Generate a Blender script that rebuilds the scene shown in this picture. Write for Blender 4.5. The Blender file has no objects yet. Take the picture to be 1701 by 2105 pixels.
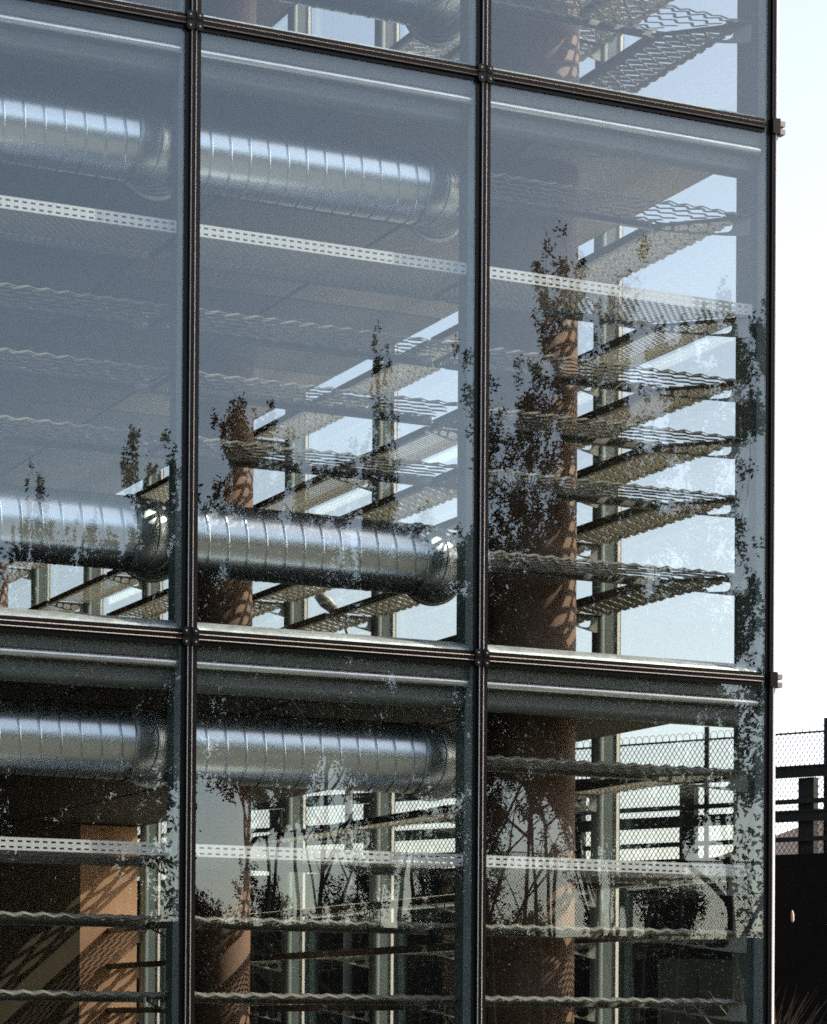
import bpy, bmesh, math, random
import numpy as np
from mathutils import Vector, Matrix

R = math.radians
random.seed(7)
rng = np.random.default_rng(7)
S = bpy.context.scene
COL = S.collection

# ------------------------------------------------------------------ camera
cam_d = bpy.data.cameras.new('camera')
cam = bpy.data.objects.new('camera', cam_d)
COL.objects.link(cam)
S.camera = cam
FPX, YAW, PITCH, ROLL = 5489.4, 0.448857, 0.008648, 0.006126
CAMPOS = (-10.6835, -16.2366, 1.6033)
_a = Vector((math.sin(YAW), math.cos(YAW), 0)); _r = Vector((math.cos(YAW), -math.sin(YAW), 0)); _u = Vector((0, 0, 1))
_fw = _a * math.cos(PITCH) + _u * math.sin(PITCH)
_up = _u * math.cos(PITCH) - _a * math.sin(PITCH)
_c, _s = math.cos(ROLL), math.sin(ROLL)
_X = _r * _c + _up * _s
_Y = _up * _c - _r * _s
cam.matrix_world = Matrix(((_X.x, _Y.x, -_fw.x, CAMPOS[0]), (_X.y, _Y.y, -_fw.y, CAMPOS[1]),
                           (_X.z, _Y.z, -_fw.z, CAMPOS[2]), (0, 0, 0, 1)))
cam_d.sensor_fit = 'VERTICAL'
cam_d.sensor_height = 36.0
cam_d.lens = FPX / 2105 * 36.0
cam_d.shift_y = (2071.47 - 1052.5) / 2105
cam_d.clip_start = 0.1
cam_d.clip_end = 2000

# ------------------------------------------------------------------ sky, sun, exposure
SUN_EL, SUN_AZ = 41.0, 104.0           # azimuth clockwise from +Y
w = bpy.data.worlds.new('World'); S.world = w; w.use_nodes = True
nt = w.node_tree
sky = nt.nodes.new('ShaderNodeTexSky'); sky.sky_type = 'NISHITA'; sky.sun_disc = False
sky.sun_elevation = R(SUN_EL); sky.sun_rotation = R(SUN_AZ)
sky.dust_density = 1.3; sky.air_density = 0.6; sky.ozone_density = 0.2
wb = nt.nodes.new('ShaderNodeMix'); wb.data_type = 'RGBA'; wb.blend_type = 'MULTIPLY'; wb.inputs[0].default_value = 1.0
wb.inputs[7].default_value = (1.20, 0.965, 0.78, 1)          # daylight film white balance
nt.links.new(sky.outputs[0], wb.inputs[6]); nt.links.new(wb.outputs[2], nt.nodes['Background'].inputs[0])
nt.nodes['Background'].inputs[1].default_value = 0.14
sun_d = bpy.data.lights.new('sun', 'SUN'); sun_d.energy = 5.0; sun_d.angle = R(0.5); sun_d.color = (1.0, 0.89, 0.76)
sun = bpy.data.objects.new('sun', sun_d); COL.objects.link(sun)
_sd = Vector((math.sin(R(SUN_AZ)) * math.cos(R(SUN_EL)), math.cos(R(SUN_AZ)) * math.cos(R(SUN_EL)), math.sin(R(SUN_EL))))
sun.rotation_euler = _sd.to_track_quat('Z', 'Y').to_euler()
sun.location = _sd * 60
S.view_settings.view_transform = 'Standard'; S.view_settings.look = 'None'
S.view_settings.exposure = 1.78; S.view_settings.gamma = 1.0
S.view_settings.use_curve_mapping = False
S.render.engine = 'CYCLES'
cy = S.cycles
cy.use_denoising = False          # fine grain stays, as on the film
cy.use_adaptive_sampling = False
cy.pixel_filter_type = 'BLACKMAN_HARRIS'; cy.filter_width = 1.7
cy.max_bounces = 9; cy.diffuse_bounces = 4; cy.glossy_bounces = 4; cy.transmission_bounces = 4
cy.transparent_max_bounces = 40
cy.sample_clamp_indirect = 6.0
cy.caustics_reflective = False; cy.caustics_refractive = False

# ------------------------------------------------------------------ materials
def mat(name, col, rough=0.5, metal=0.0, spec=0.5, var=0.0, vscale=6.0, bump=0.0, bscale=40.0, rvar=0.0, stretch=None):
    m = bpy.data.materials.new(name); m.use_nodes = True
    t = m.node_tree; b = t.nodes['Principled BSDF']
    b.inputs['Base Color'].default_value = (*col, 1); b.inputs['Roughness'].default_value = rough
    b.inputs['Metallic'].default_value = metal; b.inputs['Specular IOR Level'].default_value = spec
    if var or rvar or bump:
        tc = t.nodes.new('ShaderNodeTexCoord'); src = tc.outputs['Object']
        if stretch:
            mp = t.nodes.new('ShaderNodeMapping'); mp.inputs['Scale'].default_value = stretch
            t.links.new(src, mp.inputs[0]); src = mp.outputs[0]
    if var or rvar:
        n = t.nodes.new('ShaderNodeTexNoise'); n.inputs['Scale'].default_value = vscale
        n.inputs['Detail'].default_value = 6; n.inputs['Roughness'].default_value = 0.62
        t.links.new(src, n.inputs['Vector'])
        if var:
            mx = t.nodes.new('ShaderNodeMix'); mx.data_type = 'RGBA'
            mx.inputs[6].default_value = (*[c * (1 - var) for c in col], 1)
            mx.inputs[7].default_value = (*[min(1, c * (1 + var)) for c in col], 1)
            mr = t.nodes.new('ShaderNodeMapRange'); mr.inputs[1].default_value = 0.3; mr.inputs[2].default_value = 0.7
            t.links.new(n.outputs[0], mr.inputs[0]); t.links.new(mr.outputs[0], mx.inputs[0])
            t.links.new(mx.outputs[2], b.inputs['Base Color'])
        if rvar:
            r2 = t.nodes.new('ShaderNodeMapRange'); r2.inputs[1].default_value = 0.3; r2.inputs[2].default_value = 0.7
            r2.inputs[3].default_value = max(0.03, rough - rvar); r2.inputs[4].default_value = rough + rvar
            t.links.new(n.outputs[0], r2.inputs[0]); t.links.new(r2.outputs[0], b.inputs['Roughness'])
    if bump:
        n2 = t.nodes.new('ShaderNodeTexNoise'); n2.inputs['Scale'].default_value = bscale; n2.inputs['Detail'].default_value = 4
        t.links.new(src, n2.inputs['Vector'])
        bp = t.nodes.new('ShaderNodeBump'); bp.inputs['Strength'].default_value = bump; bp.inputs['Distance'].default_value = 0.01
        t.links.new(n2.outputs[0], bp.inputs['Height']); t.links.new(bp.outputs[0], b.inputs['Normal'])
    return m

def glass_mat(name, tint, r0, wav, dust):
    m = bpy.data.materials.new(name); m.use_nodes = True
    t = m.node_tree; t.nodes.remove(t.nodes['Principled BSDF'])
    out = t.nodes['Material Output']
    tr = t.nodes.new('ShaderNodeBsdfTransparent'); tr.inputs[0].default_value = (*tint, 1)
    gl = t.nodes.new('ShaderNodeBsdfGlossy'); gl.inputs['Roughness'].default_value = 0.0
    gl.inputs['Color'].default_value = (0.80, 0.95, 1.0, 1)
    ge = t.nodes.new('ShaderNodeNewGeometry')
    dt = t.nodes.new('ShaderNodeVectorMath'); dt.operation = 'DOT_PRODUCT'
    t.links.new(ge.outputs['Normal'], dt.inputs[0]); t.links.new(ge.outputs['Incoming'], dt.inputs[1])
    ab = t.nodes.new('ShaderNodeMath'); ab.operation = 'ABSOLUTE'; t.links.new(dt.outputs['Value'], ab.inputs[0])
    om = t.nodes.new('ShaderNodeMath'); om.operation = 'SUBTRACT'; om.inputs[0].default_value = 1; t.links.new(ab.outputs[0], om.inputs[1])
    pw = t.nodes.new('ShaderNodeMath'); pw.operation = 'POWER'; pw.inputs[1].default_value = 5; t.links.new(om.outputs[0], pw.inputs[0])
    ma = t.nodes.new('ShaderNodeMath'); ma.operation = 'MULTIPLY_ADD'; ma.inputs[1].default_value = 1 - r0; ma.inputs[2].default_value = r0
    t.links.new(pw.outputs[0], ma.inputs[0])
    if wav:
        tc = t.nodes.new('ShaderNodeTexCoord')
        n = t.nodes.new('ShaderNodeTexNoise'); n.inputs['Scale'].default_value = 1.1; n.inputs['Detail'].default_value = 2
        t.links.new(tc.outputs['Object'], n.inputs['Vector'])
        bp = t.nodes.new('ShaderNodeBump'); bp.inputs['Strength'].default_value = wav; bp.inputs['Distance'].default_value = 0.01
        t.links.new(n.outputs[0], bp.inputs['Height']); t.links.new(bp.outputs[0], gl.inputs['Normal'])
    mx = t.nodes.new('ShaderNodeMixShader')
    t.links.new(ma.outputs[0], mx.inputs[0]); t.links.new(tr.outputs[0], mx.inputs[1]); t.links.new(gl.outputs[0], mx.inputs[2])
    # thin film of dust and dried drips
    df = t.nodes.new('ShaderNodeBsdfDiffuse'); df.inputs[0].default_value = (0.62, 0.62, 0.58, 1)
    tc2 = t.nodes.new('ShaderNodeTexCoord')
    mp = t.nodes.new('ShaderNodeMapping'); mp.inputs['Scale'].default_value = (9, 9, 0.7); t.links.new(tc2.outputs['Object'], mp.inputs[0])
    d1 = t.nodes.new('ShaderNodeTexNoise'); d1.inputs['Scale'].default_value = 2.2; d1.inputs['Detail'].default_value = 7; d1.inputs['Roughness'].default_value = 0.7
    t.links.new(mp.outputs[0], d1.inputs['Vector'])
    d2 = t.nodes.new('ShaderNodeTexNoise'); d2.inputs['Scale'].default_value = 34; d2.inputs['Detail'].default_value = 5
    t.links.new(tc2.outputs['Object'], d2.inputs['Vector'])
    r1 = t.nodes.new('ShaderNodeMapRange'); r1.inputs[1].default_value = 0.35; r1.inputs[2].default_value = 0.8; r1.inputs[4].default_value = dust
    t.links.new(d1.outputs[0], r1.inputs[0])
    r2 = t.nodes.new('ShaderNodeMapRange'); r2.inputs[1].default_value = 0.66; r2.inputs[2].default_value = 0.78; r2.inputs[4].default_value = dust * 3.5
    t.links.new(d2.outputs[0], r2.inputs[0])
    ad = t.nodes.new('ShaderNodeMath'); ad.operation = 'ADD'; t.links.new(r1.outputs[0], ad.inputs[0]); t.links.new(r2.outputs[0], ad.inputs[1])
    m2 = t.nodes.new('ShaderNodeMixShader')
    t.links.new(ad.outputs[0], m2.inputs[0]); t.links.new(mx.outputs[0], m2.inputs[1]); t.links.new(df.outputs[0], m2.inputs[2])
    t.links.new(m2.outputs[0], out.inputs[0])
    return m

M = dict(
    glass=glass_mat('facade_glass', (0.90, 0.93, 0.92), 0.062, 0.08, 0.0012),
    glass_side=glass_mat('side_glass', (0.865, 0.87, 0.845), 0.045, 0.0, 0.0007),
    black=mat('black_silicone', (0.004, 0.0045, 0.0045), 0.28, spec=0.15),
    bead=mat('polished_bead', (0.88, 0.82, 0.77), 0.3, metal=0.35),
    frame=mat('grey_green_paint', (0.085, 0.11, 0.108), 0.38, var=0.15, vscale=3),
    frame_light=mat('pale_grey_green_paint', (0.30, 0.355, 0.36), 0.35, var=0.1, vscale=3),
    alu=mat('white_aluminium', (0.78, 0.77, 0.73), 0.45, var=0.05),
    sill=mat('galvanised_sill', (0.74, 0.77, 0.78), 0.36, metal=0.55, var=0.14, vscale=9, rvar=0.1),
    galv=mat('galvanised_steel', (0.19, 0.195, 0.18), 0.45, metal=0.4, var=0.22, vscale=22, rvar=0.08),
    duct=mat('spiral_duct_steel', (0.74, 0.81, 0.87), 0.29, metal=0.97),
    dull=mat('dull_duct_zinc', (0.42, 0.46, 0.47), 0.42, metal=0.9, var=0.12, vscale=6, rvar=0.06),
    mesh=mat('expanded_steel', (0.31, 0.30, 0.265), 0.42, metal=0.22, var=0.25, vscale=12),
    white=mat('white_perforated', (0.72, 0.73, 0.72), 0.4, var=0.04),
    trim=mat('trim_metal', (0.10, 0.115, 0.105), 0.45, metal=0.15, var=0.2, vscale=5, rvar=0.1, stretch=(1, 6, 6)),
    nose=mat('bullnose_metal', (0.84, 0.87, 0.9), 0.2, metal=0.8, var=0.15, vscale=7, rvar=0.06, stretch=(1, 5, 5)),
    soffit=mat('soffit_concrete', (0.115, 0.11, 0.095), 0.7, var=0.12, vscale=1.2),
    joint=mat('soffit_rib', (0.085, 0.082, 0.072), 0.7, var=0.08, vscale=1.5),
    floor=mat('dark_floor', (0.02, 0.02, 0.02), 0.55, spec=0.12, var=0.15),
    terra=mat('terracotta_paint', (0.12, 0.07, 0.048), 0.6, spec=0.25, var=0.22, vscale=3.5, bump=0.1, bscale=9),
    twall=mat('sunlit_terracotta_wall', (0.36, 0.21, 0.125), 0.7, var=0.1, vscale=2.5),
    panel_tan=mat('ceiling_panel_tan', (0.24, 0.215, 0.165), 0.7, var=0.15, vscale=1.4),  # panel tones stand in for sunlit and shaded patches on the ceiling
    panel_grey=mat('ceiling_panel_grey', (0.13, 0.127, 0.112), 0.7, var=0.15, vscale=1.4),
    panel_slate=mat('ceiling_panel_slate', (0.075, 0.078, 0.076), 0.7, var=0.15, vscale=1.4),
    gsoff=mat('shaded_ceiling', (0.05, 0.045, 0.037), 0.7, spec=0.12, var=0.12, vscale=1.2),  # ground storey shade put into a darker ceiling colour
    olive=mat('olive_wall', (0.055, 0.045, 0.03), 0.7, spec=0.12, var=0.1, vscale=2),
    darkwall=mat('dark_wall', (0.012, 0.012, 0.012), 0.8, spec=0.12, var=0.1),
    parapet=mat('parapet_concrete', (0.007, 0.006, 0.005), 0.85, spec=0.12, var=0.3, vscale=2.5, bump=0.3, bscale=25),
    rail=mat('rail_steel', (0.016, 0.019, 0.017), 0.55, spec=0.12, var=0.15),
    wire=mat('fence_wire', (0.03, 0.03, 0.028), 0.6),
    ground=mat('gravel_ground', (0.06, 0.055, 0.045), 0.9, spec=0.12, var=0.3, vscale=2, bump=0.4, bscale=30),
    bark=mat('bark', (0.035, 0.029, 0.022), 0.9, var=0.35, vscale=8, bump=0.6, bscale=30),
    roof=mat('roof_tiles', (0.03, 0.02, 0.016), 0.8, var=0.3, vscale=5),
    house=mat('house_render', (0.3, 0.28, 0.25), 0.8, var=0.1),
    cabinet=mat('cabinet_paint', (0.04, 0.044, 0.034), 0.6, spec=0.12, var=0.1),
    pale=mat('pale_stone', (0.6, 0.42, 0.34), 0.7),
    lamp=mat('lamp_grey', (0.12, 0.12, 0.11), 0.5),
)
def leaf_mat(name, col):
    m = bpy.data.materials.new(name); m.use_nodes = True
    t = m.node_tree; b = t.nodes['Principled BSDF']
    ge = t.nodes.new('ShaderNodeNewGeometry'); cr = t.nodes.new('ShaderNodeValToRGB')
    cr.color_ramp.elements[0].color = (*[c * 0.55 for c in col], 1)
    cr.color_ramp.elements[1].color = (*[c * 1.5 for c in col], 1)
    t.links.new(ge.outputs['Random Per Island'], cr.inputs[0]); t.links.new(cr.outputs[0], b.inputs['Base Color'])
    b.inputs['Roughness'].default_value = 0.6; b.inputs['Specular IOR Level'].default_value = 0.3
    return m
M['leaf'] = leaf_mat('leaf_green', (0.034, 0.042, 0.016))
M['leaf2'] = leaf_mat('leaf_olive', (0.032, 0.036, 0.016))
M['leaf3'] = leaf_mat('leaf_dark', (0.02, 0.028, 0.013))
M['straw'] = leaf_mat('dry_grass', (0.07, 0.05, 0.026))

# ------------------------------------------------------------------ mesh helpers
class MB:
    def __init__(s): s.v = []; s.f = []
    def add(s, vs, fs):
        o = len(s.v); s.v.extend([tuple(p) for p in vs]); s.f.extend([tuple(i + o for i in f) for f in fs]); return s
    def box(s, x0, x1, y0, y1, z0, z1):
        return s.add([(x0, y0, z0), (x1, y0, z0), (x1, y1, z0), (x0, y1, z0), (x0, y0, z1), (x1, y0, z1), (x1, y1, z1), (x0, y1, z1)],
                     [(0, 3, 2, 1), (4, 5, 6, 7), (0, 1, 5, 4), (1, 2, 6, 5), (2, 3, 7, 6), (3, 0, 4, 7)])
    def obox(s, p, q, wdir, hw, hdir, hh):
        p, q, wdir, hdir = Vector(p), Vector(q), Vector(wdir).normalized(), Vector(hdir).normalized()
        vs = [e + wdir * a * hw + hdir * b * hh for e in (p, q) for a, b in ((-1, -1), (1, -1), (1, 1), (-1, 1))]
        return s.add(vs, [(0, 3, 2, 1), (4, 5, 6, 7), (0, 1, 5, 4), (1, 2, 6, 5), (2, 3, 7, 6), (3, 0, 4, 7)])
    def prism(s, prof, a0, a1, axis='x'):
        n = len(prof); vs = []
        for a in (a0, a1):
            for p, q in prof:
                vs.append((a, p, q) if axis == 'x' else ((p, a, q) if axis == 'y' else (p, q, a)))
        fs = [(i, (i + 1) % n, n + (i + 1) % n, n + i) for i in range(n)]
        fs += [tuple(range(n - 1, -1, -1)), tuple(range(n, 2 * n))]
        return s.add(vs, fs)
    def tube(s, pts, rad, n=8, cap=True):
        pts = [Vector(p) for p in pts]; m = len(pts)
        if not hasattr(rad, '__len__'): rad = [rad] * m
        vs = []; ref = None
        for i, p in enumerate(pts):
            t = (pts[min(i + 1, m - 1)] - pts[max(i - 1, 0)]).normalized()
            if ref is None:
                ref = t.orthogonal().normalized()
            ref = (ref - t * ref.dot(t)).normalized(); b = t.cross(ref)
            for k in range(n):
                a = 2 * math.pi * k / n
                vs.append(p + (ref * math.cos(a) + b * math.sin(a)) * rad[i])
        fs = [(i * n + k, i * n + (k + 1) % n, (i + 1) * n + (k + 1) % n, (i + 1) * n + k) for i in range(m - 1) for k in range(n)]
        if cap: fs += [tuple(range(n - 1, -1, -1)), tuple(range((m - 1) * n, m * n))]
        return s.add(vs, fs)
    def mesh(s, name, m, smooth=False, fix=True):
        me = bpy.data.meshes.new(name); me.from_pydata([tuple(p) for p in s.v], [], s.f)
        if fix:
            bm = bmesh.new(); bm.from_mesh(me); bmesh.ops.recalc_face_normals(bm, faces=bm.faces); bm.to_mesh(me); bm.free()
        me.materials.append(m)
        if smooth:
            me.polygons.foreach_set('use_smooth', [True] * len(me.polygons))
            me.set_sharp_from_angle(angle=R(40))
        return me
    def build(s, name, m, parent=None, smooth=False, fix=True):
        return link(name, s.mesh(name, m, smooth, fix), parent)

def link(name, me, parent=None):
    o = bpy.data.objects.new(name, me); COL.objects.link(o)
    if parent is not None: o.parent = parent
    return o
def tag(o, label=None, cat=None, group=None, kind=None):
    for k, v in (('label', label), ('category', cat), ('group', group), ('kind', kind)):
        if v: o[k] = v
    return o
def thing(name, label, cat, loc=(0, 0, 0), rz=0, group=None):
    o = bpy.data.objects.new(name, None); COL.objects.link(o); o.empty_display_size = 0.3
    o.location = loc; o.rotation_euler = (0, 0, rz)
    return tag(o, label, cat, group)

# ------------------------------------------------------------------ layout numbers
WC, V, SC, SB = 2.378, 2.122, 2.2816, 2.102
T = [4.15, 8.15, 12.15]
MX = [-WC - V * k for k in range(4)]                   # front mullions
MY = [SC + SB * k for k in range(10)]                  # side mullions
XL, YB = MX[-1] - 0.06, MY[-1]
LEV = {'top': [T[2] - d for d in (0.63, 1.38, 1.82, 2.25, 2.67, 3.20)],
       'middle': [T[1] - d for d in (0.607, 1.346, 1.818, 2.234, 2.663, 3.228)],
       'ground': [T[0] - d for d in (0.65, 1.412, 1.82, 2.319)]}

# ------------------------------------------------------------------ setting
g = MB(); g.add([(-300, -300, 0), (400, -300, 0), (400, 500, 0), (-300, 500, 0)], [(0, 1, 2, 3)])
tag(g.build('ground', M['ground'], fix=False), kind='structure')

# ------------------------------------------------------------------ the building
B = thing('glass_building', 'glass walled building corner with black capped frames, floor slabs and terracotta columns', 'building', (-5, 4, 0))
B.location = (0, 0, 0)
# floor slabs with soffit ribs
PANEL = {}
for _g in (False, True):
    for _k, _c in enumerate(('panel_tan', 'panel_grey', 'panel_slate')):
        _m = MB(); _m.prism([(0.0, -0.022), (0.0, -0.001), (2.3, -0.001), (2.3, -0.022)], -1.5, 0.0, 'x')
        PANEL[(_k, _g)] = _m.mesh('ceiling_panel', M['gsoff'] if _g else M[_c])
def slab(z, zt, name='floor_slab'):
    sl = MB(); sl.box(XL, -0.18, 0.30, YB, z, zt)
    o = sl.build(name, M['floor'], B)
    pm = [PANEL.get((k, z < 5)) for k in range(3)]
    ci = 0
    xx = -0.20
    while xx - 1.5 > XL:
        yy = 0.36; cj = 0
        while yy + 2.3 < YB:
            tone = (0, 1, 1, 2, 1, 0, 2, 1)[(ci * 3 + cj * 5 + (cj // 2)) % 8]  # spreads the painted light and dark patches over the panels
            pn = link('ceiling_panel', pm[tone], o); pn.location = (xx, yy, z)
            yy += 2.34; cj += 1
        xx -= 1.54; ci += 1
    fl = MB(); fl.box(XL, -0.20, 0.32, YB, zt + 0.001, zt + 0.03); fl.build('floor_finish', M['floor'], o)
    return o
for t in T: slab(t - 0.194, t + 0.02)
gs = MB(); gs.box(XL, -0.05, 0.0, YB, 0.004, 0.08); gs.build('ground_slab', M['floor'], B)
# ground floor wall, end walls
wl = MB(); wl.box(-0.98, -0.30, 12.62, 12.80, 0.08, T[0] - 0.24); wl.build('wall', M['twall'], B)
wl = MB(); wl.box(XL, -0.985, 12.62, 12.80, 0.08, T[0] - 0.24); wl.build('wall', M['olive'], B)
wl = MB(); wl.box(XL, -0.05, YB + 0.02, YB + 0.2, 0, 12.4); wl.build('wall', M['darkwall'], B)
wl = MB(); wl.box(XL - 0.2, XL - 0.01, 0.1, YB + 0.2, 0, 12.4); wl.build('wall', M['darkwall'], B)  # unseen end wall, added to keep daylight from entering on the left
# columns
def column(x, y, r):
    cb = MB(); n = 48
    for z0, z1 in ((0.08, T[0] - 0.195), (T[0] + 0.052, T[1] - 0.195), (T[1] + 0.052, T[2] - 0.195)):
        cb.tube([(x, y, z0), (x, y, z1)], r, n)
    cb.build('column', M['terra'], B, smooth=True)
column(-1.40, 1.10, 0.34)
column(-1.40, 7.40, 0.34)
column(-1.55, 14.75, 0.34)

# glazing: posts, caps, beads
def front_mullion(x):
    p = MB(); p.box(x - 0.036, x + 0.036, 0.145, 0.285, 0.1, 12.4)
    p.box(x - 0.02, x + 0.02, 0.125, 0.145, 0.1, 12.4)
    o = p.build('mullion', M['frame'], B)
    g2 = MB(); g2.box(x - 0.05, x + 0.05, 0.012, 0.124, 0.1, 12.4); g2.build('glazing_frame', M['frame_light'], o)
    c = MB(); c.box(x - 0.055, x + 0.055, -0.012, -0.0075, 0.1, 12.4); c.box(x - 0.024, x + 0.024, -0.03, -0.0125, 0.1, 12.4)
    c.build('cap_strip', M['black'], o)
    for dx in (-0.0155, 0.0155):
        b = MB(); b.prism([(x + dx - 0.0025, -0.031), (x + dx, -0.0375), (x + dx + 0.0025, -0.031)], 0.1, 12.4, 'z'); b.build('bead', M['bead'], o)
for x in MX: front_mullion(x)
def front_transom(z, x0, x1):
    p = MB(); p.box(x0, x1, 0.012, 0.13, z - 0.05, z + 0.045)
    o = p.build('transom', M['frame'], B)
    c = MB(); c.box(x0, x1, -0.012, -0.0075, z - 0.05, z + 0.05); c.box(x0, x1, -0.03, -0.0125, z - 0.024, z + 0.024)
    c.build('cap_strip', M['black'], o)
    for dz in (-0.0165, 0.0165):
        b = MB(); b.prism([(-0.031, z + dz - 0.0025), (-0.0375, z + dz), (-0.031, z + dz + 0.0025)], x0, x1, 'x'); b.build('bead', M['bead'], o)
    s = MB()
    s.prism([(0.02, z + 0.046), (0.028, z + 0.062), (0.036, z + 0.062), (0.044, z + 0.074), (0.052, z + 0.074), (0.075, z + 0.094), (0.17, z + 0.128), (0.17, z + 0.046)], x0, x1, 'x')
    s.build('sill', M['sill'], o)
    tr = MB()
    tr.prism([(0.045, z - 0.052), (0.045, z - 0.135), (0.075, z - 0.15), (0.075, z - 0.195), (0.115, z - 0.205),
              (0.118, z - 0.262), (0.108, z - 0.285), (0.112, z - 0.31), (0.135, z - 0.332), (0.18, z - 0.338), (0.295, z - 0.30), (0.295, z - 0.052)], x0, x1, 'x')
    no = MB(); no.tube([(x0, 0.058, z - 0.166), (x1, 0.058, z - 0.166)], 0.027, 18)
    no.build('bullnose', M['nose'], o, smooth=True)
    tr.build('head_trim', M['trim'], o, smooth=True)
xs = MX + []
for z in T:
    front_transom(z, MX[0] + 0.057, -0.10)
    for k in range(3): front_transom(z, MX[k + 1] + 0.057, MX[k] - 0.057)
def clamp(x, z):
    c = MB()
    for sx in (-1, 1):
        for sz in (-1, 1):
            x0, x1 = sorted((x + sx * 0.010, x + sx * 0.056)); z0, z1 = sorted((z + sz * 0.010, z + sz * 0.060))
            b = 0.014
            prof = [(x0, z0), (x1, z0), (x1, z1), (x0, z1)]
            pr = []
            for px, pz in prof:
                outer = (abs(px - x) > 0.03 and abs(pz - z) > 0.03)
                if outer:
                    a = (px - sx * b, pz); d = (px, pz - sz * b)
                    nxt = [a, d]
                    prev = pr[-1] if pr else prof[-1]
                    if abs(prev[0] - px) < 1e-6: nxt = [d, a]
                    pr += nxt
                else: pr.append((px, pz))
            c.prism(pr, -0.046, -0.0125, 'y')
    c.box(x - 0.052, x + 0.052, -0.040, -0.0126, z - 0.008, z + 0.008)
    c.box(x - 0.008, x + 0.008, -0.0401, -0.01255, z - 0.052, z + 0.052)
    o = c.build('clamp_plate', M['black'], B)
    for sx in (-1, 1):
        for sz in (-1, 1):
            bt = MB(); bt.tube([(x + sx * 0.033, -0.052, z + sz * 0.035), (x + sx * 0.033, -0.046, z + sz * 0.035)], 0.007, 8); bt.build('bolt', M['lamp'], o)
for z in T[:2]:
    for x in MX[:2]: clamp(x, z)
# corner post
p = MB(); p.box(-0.10, -0.04, 0.155, 0.36, 0.1, 12.4); p.box(-0.07, -0.045, 0.135, 0.155, 0.1, 12.4)
cp = p.build('corner_post', M['frame'], B)
g2 = MB(); g2.box(-0.062, -0.014, 0.012, 0.134, 0.1, 12.4); g2.build('glazing_frame', M['frame_light'], cp)
c = MB(); c.box(-0.072, -0.004, -0.012, -0.0075, 0.1, 12.4); c.box(-0.045, -0.008, -0.03, -0.0125, 0.1, 12.4); c.build('cap_strip', M['black'], cp)
b = MB(); b.prism([(-0.016, -0.031), (-0.0125, -0.036), (-0.009, -0.031)], 0.1, 12.4, 'z'); b.build('bead', M['bead'], cp)
c = MB(); c.box(0.0, 0.022, -0.006, 0.05, 0.1, 12.4); c.build('edge_strip', M['alu'], cp)
for z in T[:2]:
    c = MB(); c.box(-0.05, 0.012, -0.05, -0.0305, z - 0.055, z + 0.055)
    o = c.build('clamp_plate', M['black'], B)
    for dz in (-0.036, 0.022):
        k = MB(); k.box(0.012, 0.056, -0.045, 0.02, z + dz - 0.019, z + dz + 0.019); k.build('clamp_jaw', M['lamp'], o)
# glass panes of the front
def pane(x0, x1, z0, z1):
    xc, zc = (x0 + x1) / 2, (z0 + z1) / 2
    q = MB(); q.box(x0 - xc, x1 - xc, -0.005, 0.005, z0 - zc, z1 - zc); o = q.build('glass_pane', M['glass'], B)
    o.location = (xc, 0, zc); o.rotation_euler = (R(random.uniform(-.1, .1)), 0, R(random.uniform(-.1, .1)))      # panes never sit perfectly true
ZR = [0.10] + T
for i in range(3):
    z0, z1 = ZR[i] + 0.012, ZR[i + 1] - 0.012
    pane(MX[0] + 0.012, -0.012, z0, z1)
    for k in range(3): pane(MX[k + 1] + 0.012, MX[k] - 0.012, z0, z1)
# side facade: tubular posts with white outer caps, panes, transoms
for y in MY:
    p = MB(); p.tube([(-0.15, y, 0.08), (-0.15, y, 12.4)], 0.052, 20); p.box(-0.10, -0.012, y - 0.022, y + 0.022, 0.08, 12.4)
    o = p.build('mullion', M['frame'], B, smooth=True)
    c = MB(); c.box(0.0075, 0.034, y - 0.03, y + 0.03, 0.08, 12.4); c.build('cap_strip', M['alu'], o)
    c = MB(); c.box(0.0345, 0.050, y - 0.012, y + 0.012, 0.08, 12.4); c.build('gasket', M['black'], o)
ys = [0.06] + MY
for i in range(3):
    for k in range(len(ys) - 1):
        q = MB(); q.box(-0.006, 0.006, ys[k] + 0.02, ys[k + 1] - 0.02, ZR[i] + 0.03, ZR[i + 1] - 0.03); q.build('glass_pane', M['glass_side'], B)
for z in T:
    for k in range(len(ys) - 1):
        q = MB(); q.box(-0.09, 0.03, ys[k] + 0.055, ys[k + 1] - 0.055, z - 0.04, z + 0.04); q.build('transom', M['frame'], B)

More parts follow.
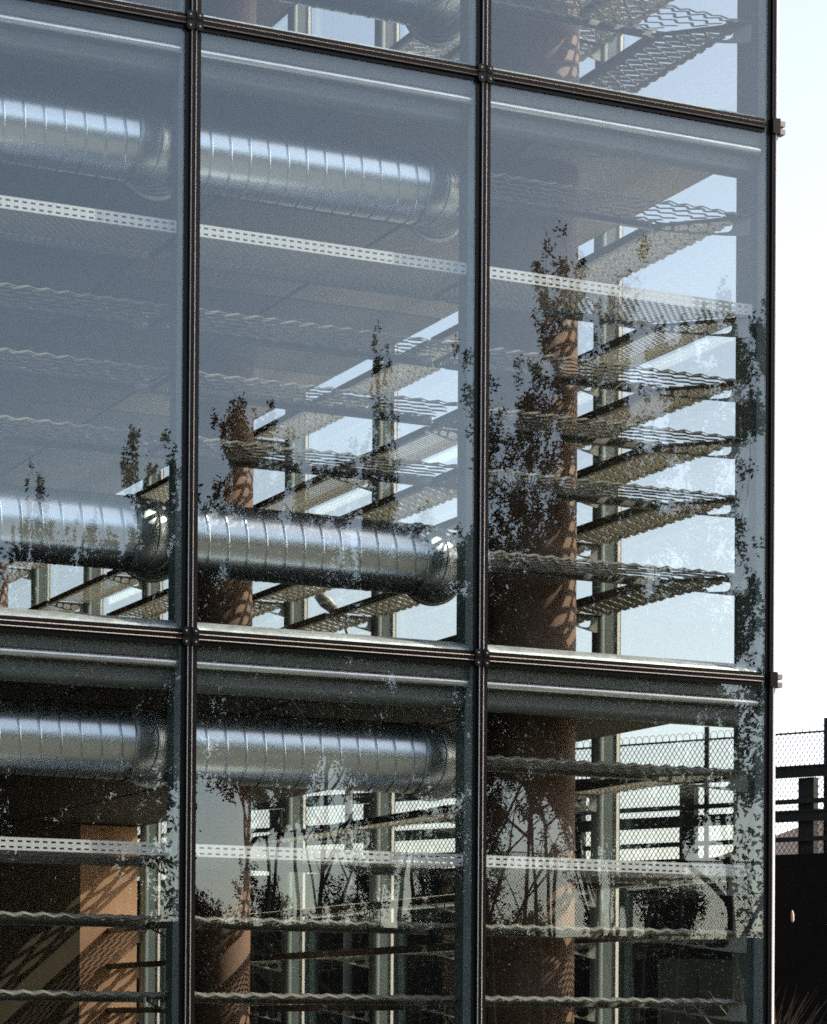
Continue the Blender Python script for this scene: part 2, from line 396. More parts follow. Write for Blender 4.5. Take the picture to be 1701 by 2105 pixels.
# ------------------------------------------------------------------ sun shelves
DEP = 0.53
Y0 = 0.115
def mesh_panel(L, miter=0):
    """expanded metal: zigzag strands; local x along, y inward; miter +1 cut at far end, -1 at the start"""
    mb = MB(); LW, SW = 0.135, 0.176; wv = Vector((0, 0.046, 0.019)); th = Vector((0, -0.0014, 0.0026))
    nr = 7
    for j in range(nr):
        pts = []; i = 0
        while True:
            x = i * LW / 2; y = j * SW / 2 + (SW / 2 if (i + j) % 2 else 0) - SW / 4
            y = min(max(y, 0.042), DEP - 0.040)
            lo = y if miter == -1 else 0; hi = L - (y if miter == 1 else 0)
            if x > hi + 1e-6: break
            if x >= lo - 1e-6: pts.append(Vector((x, y, 0.008 if (i + j) % 2 else -0.008)))
            i += 1
        vs = []; fs = []
        for p in pts:
            jit = Vector((random.uniform(-.004, .004), random.uniform(-.003, .003), random.uniform(-.003, .003)))
            a = p + jit - wv * 0.5; b2 = p + jit + wv * 0.5
            vs += [a - th, b2 - th, b2 + th, a + th]
        for k in range(len(pts) - 1):
            o = 4 * k
            for q in range(4): fs.append((o + q, o + (q + 1) % 4, o + 4 + (q + 1) % 4, o + 4 + q))
        mb.add(vs, fs)
    return mb
def perf_plate(L, miter=0):
    mb = MB(); px = 0.0555; n = int(L / px); off = (L - n * px) / 2
    rows = 15; py = DEP / rows
    for r in range(rows):
        y0, y1 = r * py, (r + 1) * py; ya, yb = y0 + py * 0.27, y0 + py * 0.73
        lo = (y1 if miter == -1 else 0); hi = L - (y1 if miter == 1 else 0)
        sh = (r % 2) * px * 0.5
        xs_ = []
        for k in range(-1, n + 1):
            xa = off + k * px + sh + px * 0.24; xb = off + k * px + sh + px * 0.76
            if xa > lo + 0.01 and xb < hi - 0.01: xs_.append((xa, xb))
        mb.add([(lo, y0, 0), (hi, y0, 0), (hi, ya, 0), (lo, ya, 0)], [(0, 1, 2, 3)])
        mb.add([(lo, yb, 0), (hi, yb, 0), (hi, y1, 0), (lo, y1, 0)], [(0, 1, 2, 3)])
        cur = lo
        for xa, xb in xs_ + [(hi, hi)]:
            mb.add([(cur, ya, 0), (xa, ya, 0), (xa, yb, 0), (cur, yb, 0)], [(0, 1, 2, 3)]); cur = xb
    return mb
def perf_fascia(L):
    mb = MB(); px = 0.0555; n = int(L / px); off = (L - n * px) / 2; h = 0.078; zb = -0.004
    zr = [0, 0.014, 0.026, 0.052, 0.064, h]
    for r in range(5):
        z0, z1 = zb + zr[r], zb + zr[r + 1]
        if r % 2 == 0: mb.add([(0, -0.002, z0), (L, -0.002, z0), (L, -0.002, z1), (0, -0.002, z1)], [(0, 1, 2, 3)])
        else:
            cur = 0.0
            for k in range(n + 1):
                xa = off + k * px + px * 0.22 if k < n else L; xb = xa + px * 0.55
                mb.add([(cur, -0.002, z0), (xa, -0.002, z0), (xa, -0.002, z1), (cur, -0.002, z1)], [(0, 1, 2, 3)]); cur = xb
    mb.box(0, L, -0.001, 0.016, zb + h, zb + h + 0.004)
    return mb
def edge_angle(L, miter=0):
    mb = MB(); lo = DEP if miter == -1 else 0; hi = L - (DEP if miter == 1 else 0)
    mb.box(lo, hi, DEP + 0.001, DEP + 0.007, -0.05, 0.012); mb.box(lo, hi, DEP - 0.035, DEP + 0.0005, -0.05, -0.044)
    return mb
def bracket_mesh(L, oblong):
    bm = bmesh.new()
    hh, ht = 0.135, 0.03
    out = [(0.0, -0.012), (L, -0.012), (L, -0.012 - ht), (0.13 * L / 0.53 * 0.9, -0.012 - hh + 0.012), (0.06, -0.012 - hh), (0.0, -0.012 - hh)]
    loops = [out]
    k = L / 0.53
    for u, r, st in ((0.155, 0.042, 0.016), (0.265, 0.032, 0.014), (0.355, 0.023, 0.010), (0.43, 0.014, 0.008)):
        cx = u * k; zmid = -0.012 - 0.5 * (hh + (ht - hh) * max(0, (cx - 0.06)) / (L - 0.06))
        e = st * k if not oblong else st * k + 0.028 * r / 0.042
        loop = []
        for q in range(20):
            a = 2 * math.pi * q / 20
            loop.append((cx + r * math.cos(a) + (e if math.cos(a) > 0 else -e), zmid + r * math.sin(a)))
        loops.append(loop)
    edges = []
    for lp in loops:
        vv = [bm.verts.new((0.004, y, z)) for y, z in lp]
        for i in range(len(vv)): edges.append(bm.edges.new((vv[i], vv[(i + 1) % len(vv)])))
    bmesh.ops.triangle_fill(bm, use_beauty=True, use_dissolve=False, edges=edges)
    fs = list(bm.faces)
    ret = bmesh.ops.extrude_face_region(bm, geom=fs)
    for v in [e for e in ret['geom'] if isinstance(e, bmesh.types.BMVert)]: v.co.x -= 0.008
    bmesh.ops.recalc_face_normals(bm, faces=bm.faces)
    me = bpy.data.meshes.new('bracket'); bm.to_mesh(me); bm.free(); me.materials.append(M['galv'])
    return me
def flange_mesh(L):
    mb = MB(); mb.box(-0.028, 0.028, 0.0, L, -0.0115, -0.006); return mb.mesh('bracket_flange', M['galv'])

LN = 2.0
LCF, LCS = WC - 0.045 - Y0, SC - 0.04 - Y0
PM = {}
for key, L, mt in (('n', LN, 0), ('cf', LCF, 1), ('cs', LCS, -1)):
    PM['mesh', key] = mesh_panel(L, mt).mesh('mesh_panel', M['mesh'])
    PM['plate', key] = perf_plate(L, mt).mesh('perforated_plate', M['white'], fix=False)
    PM['fascia', key] = perf_fascia(L).mesh('slotted_fascia', M['white'], fix=False)
    PM['edge', key] = edge_angle(L, mt).mesh('edge_angle', M['galv'])
PM['br'] = bracket_mesh(0.53, False); PM['fl'] = flange_mesh(0.53)
PM['br45'] = bracket_mesh(0.77, True); PM['fl45'] = flange_mesh(0.77)
def shelf(kind, key, loc, rz, label, group, bracket_at=None, diag=None):
    o = thing('sun_shelf', label, 'sun shelf', loc, rz, group)
    if kind == 'mesh': link('mesh_panel', PM['mesh', key], o)
    else:
        link('perforated_plate', PM['plate', key], o); link('slotted_fascia', PM['fascia', key], o)
    link('edge_angle', PM['edge', key], o)
    if bracket_at is not None:
        b = link('bracket', PM['br'], o); b.location = (bracket_at, 0.03, 0); link('bracket_flange', PM['fl'], b)
    if diag is not None:
        b = link('bracket', PM['br45'], o); b.location = diag[0]; b.rotation_euler = (0, 0, diag[1]); link('bracket_flange', PM['fl45'], b)
    return o
RANK = ['topmost', 'second', 'third', 'fourth', 'fifth', 'lowest']
ORD = ['first', 'second', 'third', 'fourth', 'fifth', 'sixth', 'seventh', 'eighth', 'ninth', 'tenth']
def kindof(l): return 'perforated' if l == 1 else 'expanded metal'
for st, zs in LEV.items():
    for l, z in enumerate(zs):
        if st == 'top' and l < 2: continue
        kd = 'perf' if l == 1 else 'mesh'
        # front, corner bay
        if not (st == 'top' and l < 4):
            shelf(kd, 'cf', (MX[0] + 0.045, Y0, z), 0, f'{kindof(l)} sun shelf, {RANK[l]} from top in the corner bay of the {st} storey front',
                  'sun shelves of the front glazing', None, ((LCF - 0.0, 0.03, 0), R(45)))
            for k in (0, 1):
                if (l in (0, 5)): continue
                if k == 1 and st == 'top': continue
                shelf(kd, 'n', (MX[k] - 0.06 - LN, Y0, z), 0, f'{kindof(l)} sun shelf, {RANK[l]} from top in the {("middle", "left")[k]} bay of the {st} storey front',
                      'sun shelves of the front glazing', LN + 0.035)
        # side
        shelf(kd, 'cs', (-Y0, Y0, z), R(90), f'{kindof(l)} sun shelf, {RANK[l]} down, corner bay of the {st} storey side glazing',
              'sun shelves of the side glazing', LCS + 0.0)
        for k in range(9 if st != 'ground' else 5):
            if k == 8 and st != 'middle': continue
            shelf(kd, 'n', (-Y0, MY[k] + 0.05, z), R(90), f'{kindof(l)} sun shelf, {RANK[l]} down, {ORD[k + 1]} bay back along the {st} storey side glazing',
                  'sun shelves of the side glazing', LN + 0.05)

# ------------------------------------------------------------------ spiral ducts
RD = 0.245
def helix_duct(x0, x1, pitch=0.138):
    mb = MB(); n = 56; turns = int((x1 - x0) / pitch) + 2
    prof = [(0.0, 0.0), (0.78, 0.0), (0.83, 0.0), (0.865, -0.005), (0.90, -0.006), (0.935, 0.003), (0.97, 0.0)]
    rows = []
    for k in range(-1, turns):
        for u, h in prof: rows.append((k * pitch + u * pitch, h))
    vs = []
    for a, h in rows:
        for q in range(n):
            th = 2 * math.pi * q / n
            x = x0 + a + pitch * q / n
            x = min(max(x, x0), x1)
            vs.append((x, math.cos(th) * (RD + h), math.sin(th) * (RD + h)))
    fs = []
    per = len(prof)
    for i in range(len(rows) - 1):
        for q in range(n - 1): fs.append((i * n + q, i * n + q + 1, (i + 1) * n + q + 1, (i + 1) * n + q))
        j = i + per          # helix: last column joins the first column one pitch further
        if j + 1 < len(rows): fs.append((i * n + n - 1, j * n, (j + 1) * n, (i + 1) * n + n - 1))
    mb.add(vs, fs)
    return mb
def lathe_path(pts, rs, n=40):
    mb = MB(); mb.tube(pts, rs, n, cap=False); return mb
DY = 0.57
def duct(x0, x1, z, label):
    o = thing('spiral_duct', label, 'duct', (x0, DY, z), 0, 'spiral ducts behind the front glazing')
    L = x1 - x0; rb = 0.26
    s = L - rb - 0.02
    h = helix_duct(0.0, s).mesh('duct_body', M['duct'], smooth=True); link('duct_body', h, o)
    # segmented elbow turning inward
    pts = [(s - 0.01, 0, 0)]; nseg = 10
    for k in range(nseg + 1):
        a = R(90) * k / nseg
        pts.append((s + 0.02 + math.sin(a) * rb, rb - math.cos(a) * rb, 0))
    pts.append((s + 0.02 + rb, rb + 0.05, 0))
    e = lathe_path(pts, RD - 0.003, 44); e.build('elbow', M['dull'], o, smooth=True)
    def ring(p, ax, rr, wd, name='collar'):
        p = Vector(p); ax = Vector(ax)
        q = MB(); q.tube([p - ax * wd, p - ax * wd * 0.55, p + ax * wd * 0.55, p + ax * wd], [RD + 0.001, rr, rr, RD + 0.001], 44, cap=False); q.build(name, M['dull'], o, smooth=True)
    ring((s + 0.02, 0, 0), (1, 0, 0), RD + 0.012, 0.02)
    ring((s + 0.02 + rb, rb + 0.02, 0), (0, 1, 0), RD + 0.022, 0.022)
    q = MB(); q.tube([(s + 0.02 + rb, rb + 0.045, 0), (s + 0.02 + rb, rb + 0.055, 0)], RD + 0.004, 40); q.build('end_plate', M['galv'], o)
    for k in range(4):
        a = R(90) * (k + 1) / 5
        ring((s + 0.02 + math.sin(a) * rb, rb - math.cos(a) * rb, 0), (math.cos(a), math.sin(a), 0), RD + 0.006, 0.006, 'seam_ring')
    q = MB(); q.tube([(-0.004, 0, 0), (0.004, 0, 0)], RD + 0.004, 40); q.build('end_plate', M['galv'], o)
bayR = [MX[0] + 0.04, MX[1] + 0.04]; bayL = [MX[1] + 0.07, MX[2] + 0.07]
duct(bayL[0], bayR[0], T[2] - 3.25, 'large spiral seamed steel duct at the foot of the top storey, middle bay')
for k, nm in ((0, 'middle'), (1, 'left')):
    duct(bayL[k], bayR[k], T[1] - 0.65, f'large spiral seamed steel duct at the head of the middle storey, {nm} bay')
    duct(bayL[k], bayR[k], T[1] - 3.25, f'large spiral seamed steel duct above the lower transom, {nm} bay of the middle storey')
    duct(bayL[k], bayR[k], T[0] - 0.645, f'large spiral seamed steel duct at the head of the ground storey, {nm} bay')

# ------------------------------------------------------------------ road barrier behind, right
D = Vector((-0.45041, 0.89282, 0)); N = Vector((0.89282, 0.45041, 0))      # along, and away from the building
P0 = Vector((11.8676, 17.2755, 0))
def bp(s, n, z): return P0 + D * s + N * n + Vector((0, 0, z))
UPV = Vector((0, 0, 1))
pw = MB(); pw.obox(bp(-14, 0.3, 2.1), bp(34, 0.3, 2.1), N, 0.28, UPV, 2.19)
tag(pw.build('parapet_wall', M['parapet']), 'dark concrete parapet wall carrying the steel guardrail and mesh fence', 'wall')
gr = thing('guardrail', 'dark steel guardrail with four horizontal rails on the concrete parapet', 'guardrail', bp(0, 0.2, 4.29))
gr.location = (0, 0, 0)
for z0, z1, th in ((5.46, 5.60, 0.06), (5.06, 5.13, 0.03), (4.79, 4.93, 0.04), (4.49, 4.56, 0.03)):
    q = MB(); zc, hz = (z0 + z1) / 2, (z1 - z0) / 2
    q.obox(bp(-14, 0.18, zc), bp(34, 0.18, zc), N, th, UPV, hz)
    if hz > 0.06: q.obox(bp(-14, 0.18, z1 + 0.015), bp(34, 0.18, z1 + 0.015), N, th + 0.025, UPV, 0.015)
    q.build('rail', M['rail'], gr)
for k in range(-6, 15):
    s = 0.10 + 2.1 * k
    q = MB(); q.obox(bp(s, 0.30, 4.28), bp(s, 0.30, 5.455), D, 0.075, N, 0.05); q.obox(bp(s - 0.14, 0.30, 4.28), bp(s - 0.14, 0.30, 5.455), D, 0.06, N, 0.07)
    q.build('post', M['rail'], gr)
def chain_fence(name, label, fp, s0, s1, zb, zt, pitch, ph, wr, step, postr, loops=True, first=0.0):
    f = thing(name, label, 'fence', fp(0, 0, 0)); f.location = (0, 0, 0)
    mb = MB(); H = zt - zb; run = H * pitch / ph
    e1 = (fp(1, 0, 0) - fp(0, 0, 0)).normalized(); e2 = e1.cross(UPV)
    for sg in (1, -1):
        s = s0 - run
        while s < s1 + run:
            a, b = s, s + run * sg; za, zc = zb, zt
            # clip to s0..s1
            def cl(s_, z_, o_s, o_z):
                t = (min(max(s_, s0), s1) - s_) / (o_s - s_) if o_s != s_ else 0
                return min(max(s_, s0), s1), z_ + (o_z - z_) * t
            if max(a, b) > s0 and min(a, b) < s1:
                a2, za2 = cl(a, za, b, zc); b2, zc2 = cl(b, zc, a, za)
                mb.obox(fp(a2, 0.004 * sg, za2), fp(b2, 0.004 * sg, zc2), e2, wr, e1, wr)
            s += pitch
    mb.build('wire_mesh', M['wire'], f)
    q = MB(); q.obox(fp(s0, 0, zt), fp(s1, 0, zt), e2, 0.014, UPV, 0.014); q.build('top_wire', M['wire'], f)
    if loops:
        lp = MB(); s = s0; lw = 0.125
        while s < s1:
            lp.tube([fp(s + lw * 1.15 * (0.5 - 0.5 * math.cos(math.pi * k / 6)), 0, zt + 0.125 * math.sin(math.pi * k / 6)) for k in range(7)], wr, 4, cap=False); s += lw
        lp.build('wire_loops', M['wire'], f)
    s = s0 + first
    while s < s1:
        q = MB(); q.tube([fp(s, 0.02, zb - 0.05), fp(s, 0.02, zt + 0.2)], postr, 8); q.build('fence_post', M['rail'], f); s += step
    return f
chain_fence('mesh_fence', 'chain link fence with looped top wire along the guardrail parapet', lambda s, n, z: bp(s, 0.52 + n, z),
            -6.0, 20.0, 4.285, 6.17, 0.083, 0.117, 0.0045, 2.1, 0.04, True, 5.86)
# small house beyond the barrier
hs = thing('house', 'small house with dark tiled roof rising behind the guardrail', 'house', (27, 35, 0))
q = MB(); q.box(-3.4, 3.4, -2.5, 3.5, 0.0, 5.55); q.build('wall', M['house'], hs)
q = MB(); q.add([(-4, -3, 5.5), (4, -3, 5.5), (4, 4, 5.5), (-4, 4, 5.5), (-0.5, 0.5, 7.2), (0.5, 0.5, 7.2), (-4, -3, 5.3), (4, -3, 5.3), (4, 4, 5.3), (-4, 4, 5.3)],
                [(0, 1, 5, 4), (1, 2, 5), (2, 3, 4, 5), (3, 0, 4), (0, 6, 7, 1), (1, 7, 8, 2), (2, 8, 9, 3), (3, 9, 6, 0), (6, 9, 8, 7)])
q.build('roof', M['roof'], hs)
# street lamp seen through the side glass
sl = thing('street_lamp', 'dark street lamp with drooping arm seen behind the middle storey duct', 'street lamp', (7.80, 24.70, 0))
q = MB(); q.tube([(0, 0, 0), (0, 0, 8.2)], [0.09, 0.055], 10); q.tube([(0, 0, 8.15), (-0.08, 0.05, 8.45), (-0.22, 0.08, 8.66)], 0.03, 8); q.build('pole', M['lamp'], sl, smooth=True)
q = MB(); q.tube([(-0.20, 0.08, 8.63), (-0.26, 0.10, 8.70), (-0.40, 0.13, 8.82), (-0.52, 0.16, 8.93), (-0.58, 0.18, 8.96)], [0.05, 0.10, 0.12, 0.09, 0.02], 12); q.build('lamp_head', M['lamp'], sl, smooth=True)
# made-up cabinet standing in for a lit area of wall
cb = thing('lit_patch_cabinet', 'made-up olive two door cabinet standing in for a lit wall patch outside', 'cabinet', (5.92, 10.6, 0), YAW * -1)
q = MB(); q.box(-0.42, 0.42, -0.2, 0.25, 0.0, 2.46); q.build('case', M['cabinet'], cb)
for sx in (-1, 1):
    q = MB(); x0, x1 = sorted((sx * 0.012, sx * 0.40)); q.box(x0, x1, -0.215, -0.201, 0.1, 2.42); d = q.build('door', M['cabinet'], cb)
    k = MB(); k.box(sx * 0.05 - 0.012, sx * 0.05 + 0.012, -0.24, -0.216, 1.2, 1.32); k.build('handle', M['black'], d)
# boundary stake
st_ = thing('marker_stake', 'slender stake with a pale pink top in front of the parapet', 'stake', (7.84, 11.45, 0))
q = MB(); q.tube([(0, 0, 0), (0, 0, 2.97)], 0.002, 6); q.build('stake', M['black'], st_)
q = MB(); q.tube([(0, 0, 2.98), (0.004, 0, 3.0), (0, 0, 3.08), (-0.006, 0, 3.12)], [0.012, 0.02, 0.018, 0.006], 8); q.build('stake_top', M['pale'], st_, smooth=True)

# ------------------------------------------------------------------ vegetation
def quads(P, A, Bv):
    """leaf quads from centres and half axes"""
    n = len(P); v = np.empty((n, 4, 3)); v[:, 0] = P - A; v[:, 1] = P - Bv * 0.8; v[:, 2] = P + A; v[:, 3] = P + Bv * 0.8
    return v.reshape(-1, 3), np.arange(4 * n).reshape(n, 4)
def leaf_mesh(name, P, size, m, droop=0.0):
    n = len(P); d = rng.normal(size=(n, 3)); d[:, 2] -= droop; d /= np.linalg.norm(d, axis=1)[:, None]
    e = np.cross(d, rng.normal(size=(n, 3))); e /= np.linalg.norm(e, axis=1)[:, None]
    s = size * rng.uniform(0.75, 1.45, n)[:, None]
    v, f = quads(P, d * s, e * s * 0.55)
    me = bpy.data.meshes.new(name); me.vertices.add(len(v)); me.vertices.foreach_set('co', v.ravel().astype(np.float32))
    me.loops.add(len(v)); me.loops.foreach_set('vertex_index', f.ravel().astype(np.int32))
    me.polygons.add(n); me.polygons.foreach_set('loop_start', (np.arange(n) * 4).astype(np.int32))
    me.update(calc_edges=True); me.materials.append(m)
    return me
def limb(mb, tips, p, d, L, r, lvl, maxl, up, spread, seg=5, clear=0.0):
    pts = [p.copy()]; rs = [r]; q = p.copy(); dd = d.normalized()
    for k in range(seg):
        dd = (dd + Vector(rng.normal(size=3)) * 0.10 + Vector((0, 0, up))).normalized()
        q = q + dd * (L / seg); pts.append(q.copy()); rs.append(r * (1 - 0.82 * (k + 1) / seg))
    mb.tube(pts, rs, 5 if lvl else 8, cap=False)
    if lvl >= maxl:
        tips.append((pts, L)); return
    nb = {0: int(rng.integers(11, 15)), 1: int(rng.integers(5, 8)), 2: int(rng.integers(3, 5))}[lvl]
    for b in range(nb):
        t = clear + (1 - clear) * (b + rng.uniform(0.2, 0.9)) / nb if lvl == 0 else rng.uniform(0.25, 1.0)
        i = min(int(t * seg), seg - 1); f = t * seg - i
        bp_ = pts[i].lerp(pts[i + 1], f)
        a = rng.uniform(0, 2 * math.pi)
        side = Vector((math.cos(a), math.sin(a), 0))
        nd = (dd * (1 - spread) + side * spread + Vector((0, 0, up * 2))).normalized()
        ll = L * (rng.uniform(0.32, 0.5) * (1.15 - 0.55 * t) if lvl == 0 else rng.uniform(0.4, 0.65))
        limb(mb, tips, bp_, nd, ll, max(0.008, rs[i] * 0.55), lvl + 1, maxl, up, spread, 4)
def tree(name, label, x, y, H, rad, clear, up, spread, m, nleaf, size, stems=1, trunk_r=0.16, group=None, drop=0.0, maxl=2, fit=True):
    o = thing(name, label, 'tree', (x, y, 0), 0, group)
    mb = MB(); tips = []
    for sidx in range(stems):
        a = 2 * math.pi * sidx / max(1, stems) + rng.uniform(0, 1)
        off = Vector((math.cos(a), math.sin(a), 0)) * (0.22 if stems > 1 else 0)
        lean = Vector((math.cos(a) * 0.035, math.sin(a) * 0.035, 1)) if stems > 1 else Vector((rng.normal() * 0.04, rng.normal() * 0.04, 1))
        limb(mb, tips, off, lean, H * (0.97 if sidx == 0 else rng.uniform(0.8, 0.96)), trunk_r if stems == 1 else trunk_r * 0.6, 0, maxl, up, spread, 9, clear)
    # squeeze the crown to its spread
    V_ = np.array([tuple(v) for v in mb.v]); rr = np.hypot(V_[:, 0], V_[:, 1]); q90 = np.quantile(rr, 0.93)
    k = rad / q90; zt = V_[:, 2].max(); kz = H / zt
    def warp(A): A = A.copy(); fz = np.clip(A[:, 2] / (0.25 * H), 0, 1)[:, None]; A[:, :2] *= (1 - fz) + fz * k; A[:, 2] *= kz; return A
    mb.v = [tuple(v) for v in warp(V_)]
    mb.build('trunk', M['bark'], o, smooth=True, fix=False)
    P = []
    w_ = np.array([L for _, L in tips]); w_ = w_ / w_.sum()
    cnt = rng.multinomial(nleaf, w_ * 0.3 + 0.7 / len(tips))
    for (pts, L), c in zip(tips, cnt):
        nk = max(1, c // 22)                                   # leaves sit in small sprays along the twig
        A = np.array([tuple(p) for p in pts]); t = rng.uniform(0.15, 1.05, nk) * (len(pts) - 1); i = np.clip(t.astype(int), 0, len(pts) - 2)
        base = A[i] + (A[i + 1] - A[i]) * (t - i)[:, None]
        base = base + rng.normal(size=(nk, 3)) * 0.19
        P.append(base[rng.integers(0, nk, c)] + rng.normal(size=(c, 3)) * 0.10)
    P = warp(np.concatenate(P))
    P[:, 2] -= drop * rng.uniform(0, 1, len(P))
    link('crown', leaf_mesh('crown', P, size, m), o)
    return o
GT = 'trees reflected in the front glass'
tree('poplar_tree', 'tall narrow poplar with many upright twigs reflected in the corner bay', 13.8, -26, 16.5, 1.95, 0.2, 0.16, 0.45, M['leaf2'], 80919, 0.0430, stems=6, trunk_r=0.2, group=GT)
tree('poplar_tree', 'thin spire shaped poplar reflected in the middle bay', 12.2, -34, 16.2, 0.7, 0.3, 0.2, 0.4, M['leaf'], 22400, 0.0360, stems=2, trunk_r=0.15, group=GT)
tree('young_tree', 'sparse twiggy young tree reflected above the left duct', 6.95, -36, 13.7, 0.8, 0.5, 0.15, 0.4, M['leaf'], 7000, 0.0360, stems=3, trunk_r=0.12, group=GT)
tree('broadleaf_tree', 'round dense tree top reflected beside the left mullion', 6.15, -30, 12.5, 1.0, 0.5, 0.06, 0.6, M['leaf3'], 24752, 0.0448, group=GT)
tree('young_tree', 'small pale tree top reflected at the far left edge above the duct', 5.3, -36, 12.6, 0.8, 0.55, 0.1, 0.5, M['leaf'], 8400, 0.0400, group=GT)
tree('acacia_tree', 'feathery acacia reflected over the left terracotta column', 7.0, -28, 12.7, 1.3, 0.4, 0.03, 0.7, M['leaf3'], 28560, 0.0403, group=GT)
tree('acacia_tree', 'feathery acacia reflected left of the thin spire poplar', 9.7, -32, 13.9, 1.5, 0.45, 0.03, 0.7, M['leaf3'], 26656, 0.0403, group=GT)
tree('conifer_tree', 'broad pale tree reflected along the corner post', 19.9, -31, 17.6, 3.1, 0.15, 0.02, 0.7, M['leaf'], 42839, 0.0538, trunk_r=0.25, group=GT)
backs = [(9.4, -40, 12.4, 2.0, 'left terracotta column'), (11.2, -44, 13.0, 2.0, 'middle bay duct start'), (12.6, -40, 12.6, 2.0, 'middle of the duct'),
         (14.3, -44, 13.6, 2.1, 'duct elbow'), (15.6, -39, 12.8, 2.0, 'mullion left of the corner bay'), (17.6, -43, 14.2, 2.3, 'left edge of the corner column'),
         (19.2, -39, 12.6, 2.0, 'right edge of the corner column'), (21.6, -43, 12.9, 2.1, 'first side mullion'), (24.6, -42, 12.6, 2.0, 'foot of the corner post')]
for i, (x, y, h, rd, wh) in enumerate(backs):
    tree('shade_tree', f'dark shade tree of the back row reflected by the {wh}', x, y, h, rd, 0.55, 0.01, 0.75, M['leaf3'], 34272, 0.0493, trunk_r=0.17, group=GT)
bares = [(6.6, -24, 10.5, 'over the middle bay duct'), (9.9, -23, 10.0, 'left of the corner column'), (17.3, -30, 11.5, 'over the white side mullion')]
for x, y, h, wh in bares:
    tree('bare_tree', f'nearly bare tree with forked dark branches reflected {wh}', x, y, h, 1.7, 0.3, 0.05, 0.62, M['leaf3'], 4900, 0.0320, trunk_r=0.15, group=GT)
fills = [(13.9, -44, 13.0, 'between the duct seams of the middle bay'), (16.6, -41, 13.0, 'behind the middle mullion'), (17.2, -36, 12.6, 'left of the tall poplar'), (21.6, -39, 12.4, 'below the corner bracket')]
for x, y, h, wh in fills:
    tree('shade_tree', f'dark shade tree filling the canopy gap reflected {wh}', x, y, h, 1.9, 0.5, 0.01, 0.75, M['leaf3'], 27200, 0.0504, trunk_r=0.15, group=GT)
gaps = [(7.0, -46, 13.0, 'far left'), (8.4, -47, 12.6, 'mid left'), (10.2, -46, 13.2, 'near the left mullion')]
for x, y, h, wh in gaps:
    tree('dense_tree', f'tall dense tree behind the leafy row reflected {wh} in the left bay', x, y, h, 1.9, 0.1, 0.02, 0.72, M['leaf3'], 28560, 0.0560, trunk_r=0.14, group=GT)
edge = [(13.0, -45.5, 4.9, 'first'), (14.6, -46, 5.6, 'second'), (16.9, -45.4, 4.7, 'third'), (19.2, -45.8, 5.2, 'fourth'), (22.0, -45.5, 4.9, 'fifth'), (26.4, -45.6, 5.4, 'last')]
for x, y, h, wh in edge:
    tree('shrub', f'{wh} bushy shrub from the left along the boundary wall reflected in the ground storey', x, y, h, 1.1, 0.1, 0.02, 0.7, M['leaf3'], 9000, 0.045, trunk_r=0.06, group='shrubs along the boundary wall')
dense = [(4.2, -38, 10.2, 'at the far left edge'), (5.9, -41, 11.0, 'left of the round tree top'), (7.4, -38, 10.4, 'under the round tree top'), (9.0, -42, 10.8, 'beside the left mullion')]
for x, y, h, wh in dense:
    tree('dense_tree', f'dense dark tree leafy to the ground reflected {wh}', x, y, h, 1.7, 0.08, 0.02, 0.72, M['leaf3'], 45696, 0.0493, trunk_r=0.14, group=GT)
lows = [(11.0, -31, 6.4, 'middle bay shelves'), (13.2, -33, 6.8, 'mullion foot'), (15.2, -35, 6.6, 'corner bay fascia'), (17.6, -31, 5.4, 'white side mullion')]
for i, (x, y, h, wh) in enumerate(lows):
    tree('low_tree', f'low leafy tree under the canopy reflected in the ground storey by the {wh}', x, y, h, 1.3, 0.3, 0.03, 0.7, M['leaf3'], 12600, 0.0360, trunk_r=0.10, group=GT)
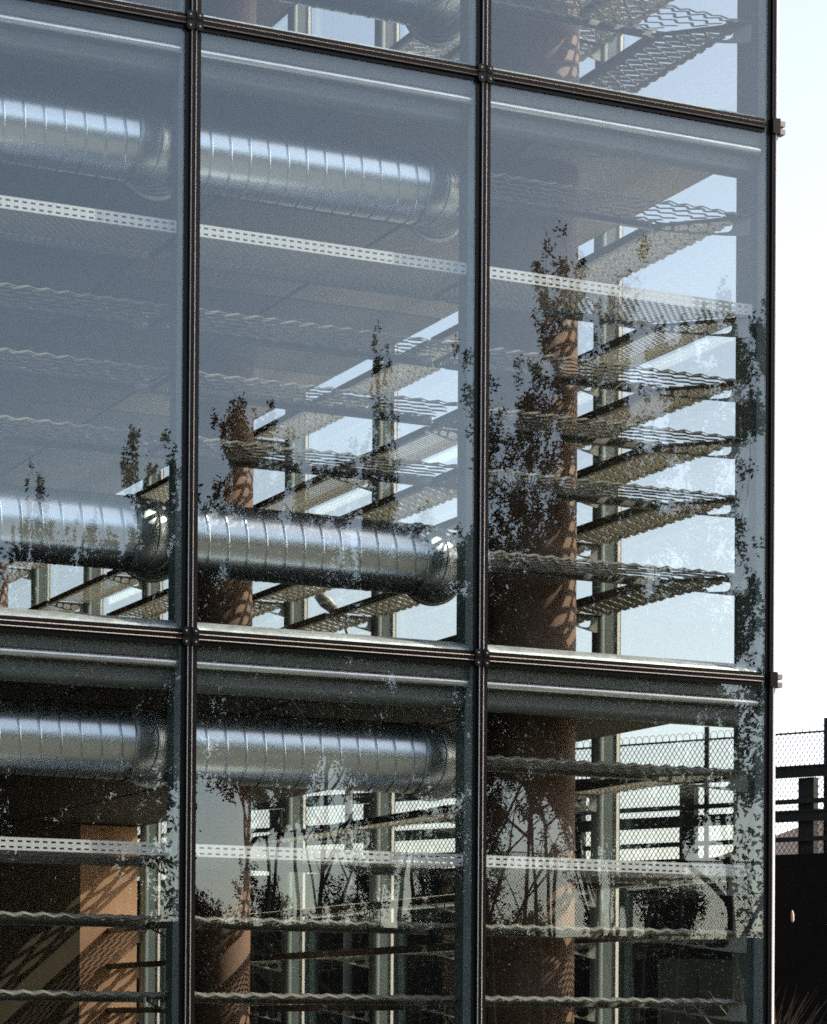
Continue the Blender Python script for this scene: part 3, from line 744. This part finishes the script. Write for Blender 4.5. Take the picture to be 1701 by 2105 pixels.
def sky_block_wood(x0, x1, label):  # tree belt added to block low sky light, mostly unseen
    P = []
    x = x0
    while x < x1:
        h = rng.uniform(12.5, 16); c = np.array([x, -50 + rng.uniform(-3, 3), h * 0.52]); n = 11000 if x > -6 and x < 14 else 4000
        d = rng.normal(size=(n, 3)); d /= np.linalg.norm(d, axis=1)[:, None]
        P.append(c + d * rng.uniform(0.55, 1.0, (n, 1)) ** 0.5 * np.array([2.6, 2.4, h * 0.5]) + rng.normal(size=(n, 3)) * 0.3); x += rng.uniform(2.2, 3.4)
    tag(link('added_woodland', leaf_mesh('added_woodland', np.concatenate(P), 0.10, M['leaf3'])), label, 'added_woodland', None, 'stuff')
sky_block_wood(-55, 12, 'added dark belt of trees on the left, partly reflected, blocking low sky light')
sky_block_wood(33, 75, 'added unseen belt of trees on the right, blocking low sky light')
# low dark wall and fence behind the trees
q = MB(); q.box(3, 40, -47.0, -46.6, 0, 4.25); tag(q.build('boundary_wall', M['parapet']), 'low dark boundary wall behind the reflected trees', 'wall')
chain_fence('mesh_fence', 'chain link fence on the boundary wall reflected in the corner bay', lambda s, n, z: Vector((12 + s, -46.8 + n, z)), 7.5, 18.0, 4.24, 6.4, 0.085, 0.11, 0.004, 3.2, 0.05, False, 1.0)
# clumps of long grass at the right edge
def clump(x, y, h, n, label):
    mb = MB()
    for i in range(n):
        a = rng.uniform(0, 2 * math.pi); l = h * rng.uniform(0.55, 1.05); sp = rng.uniform(0.15, 0.6) * h * 0.6; wd = 0.010
        b0 = Vector((x + rng.normal() * 0.12, y + rng.normal() * 0.12, 0)); dv = Vector((math.cos(a), math.sin(a), 0)); sd = Vector((-dv.y, dv.x, 0)) * wd
        pts = [b0 + dv * sp * t * t + Vector((0, 0, l * (t - 0.22 * t * t * t))) for t in (0, 0.35, 0.7, 1.0)]
        vs = []
        for p_, k in zip(pts, (1, 0.9, 0.6, 0.1)): vs += [p_ - sd * k, p_ + sd * k]
        mb.add(vs, [(0, 1, 3, 2), (2, 3, 5, 4), (4, 5, 7, 6)])
    tag(mb.build('grass_clump', M['straw'], fix=False), label, 'grass clump', 'grass clumps beside the side glazing')
clump(4.25, 6.55, 2.55, 260, 'tall dry grass clump cut by the right edge of the photo')
clump(3.75, 6.9, 2.1, 200, 'shorter dry grass clump between the corner and the tall clump')
clump(3.7, 5.4, 1.85, 200, 'lowest grass clump in the bottom right corner')
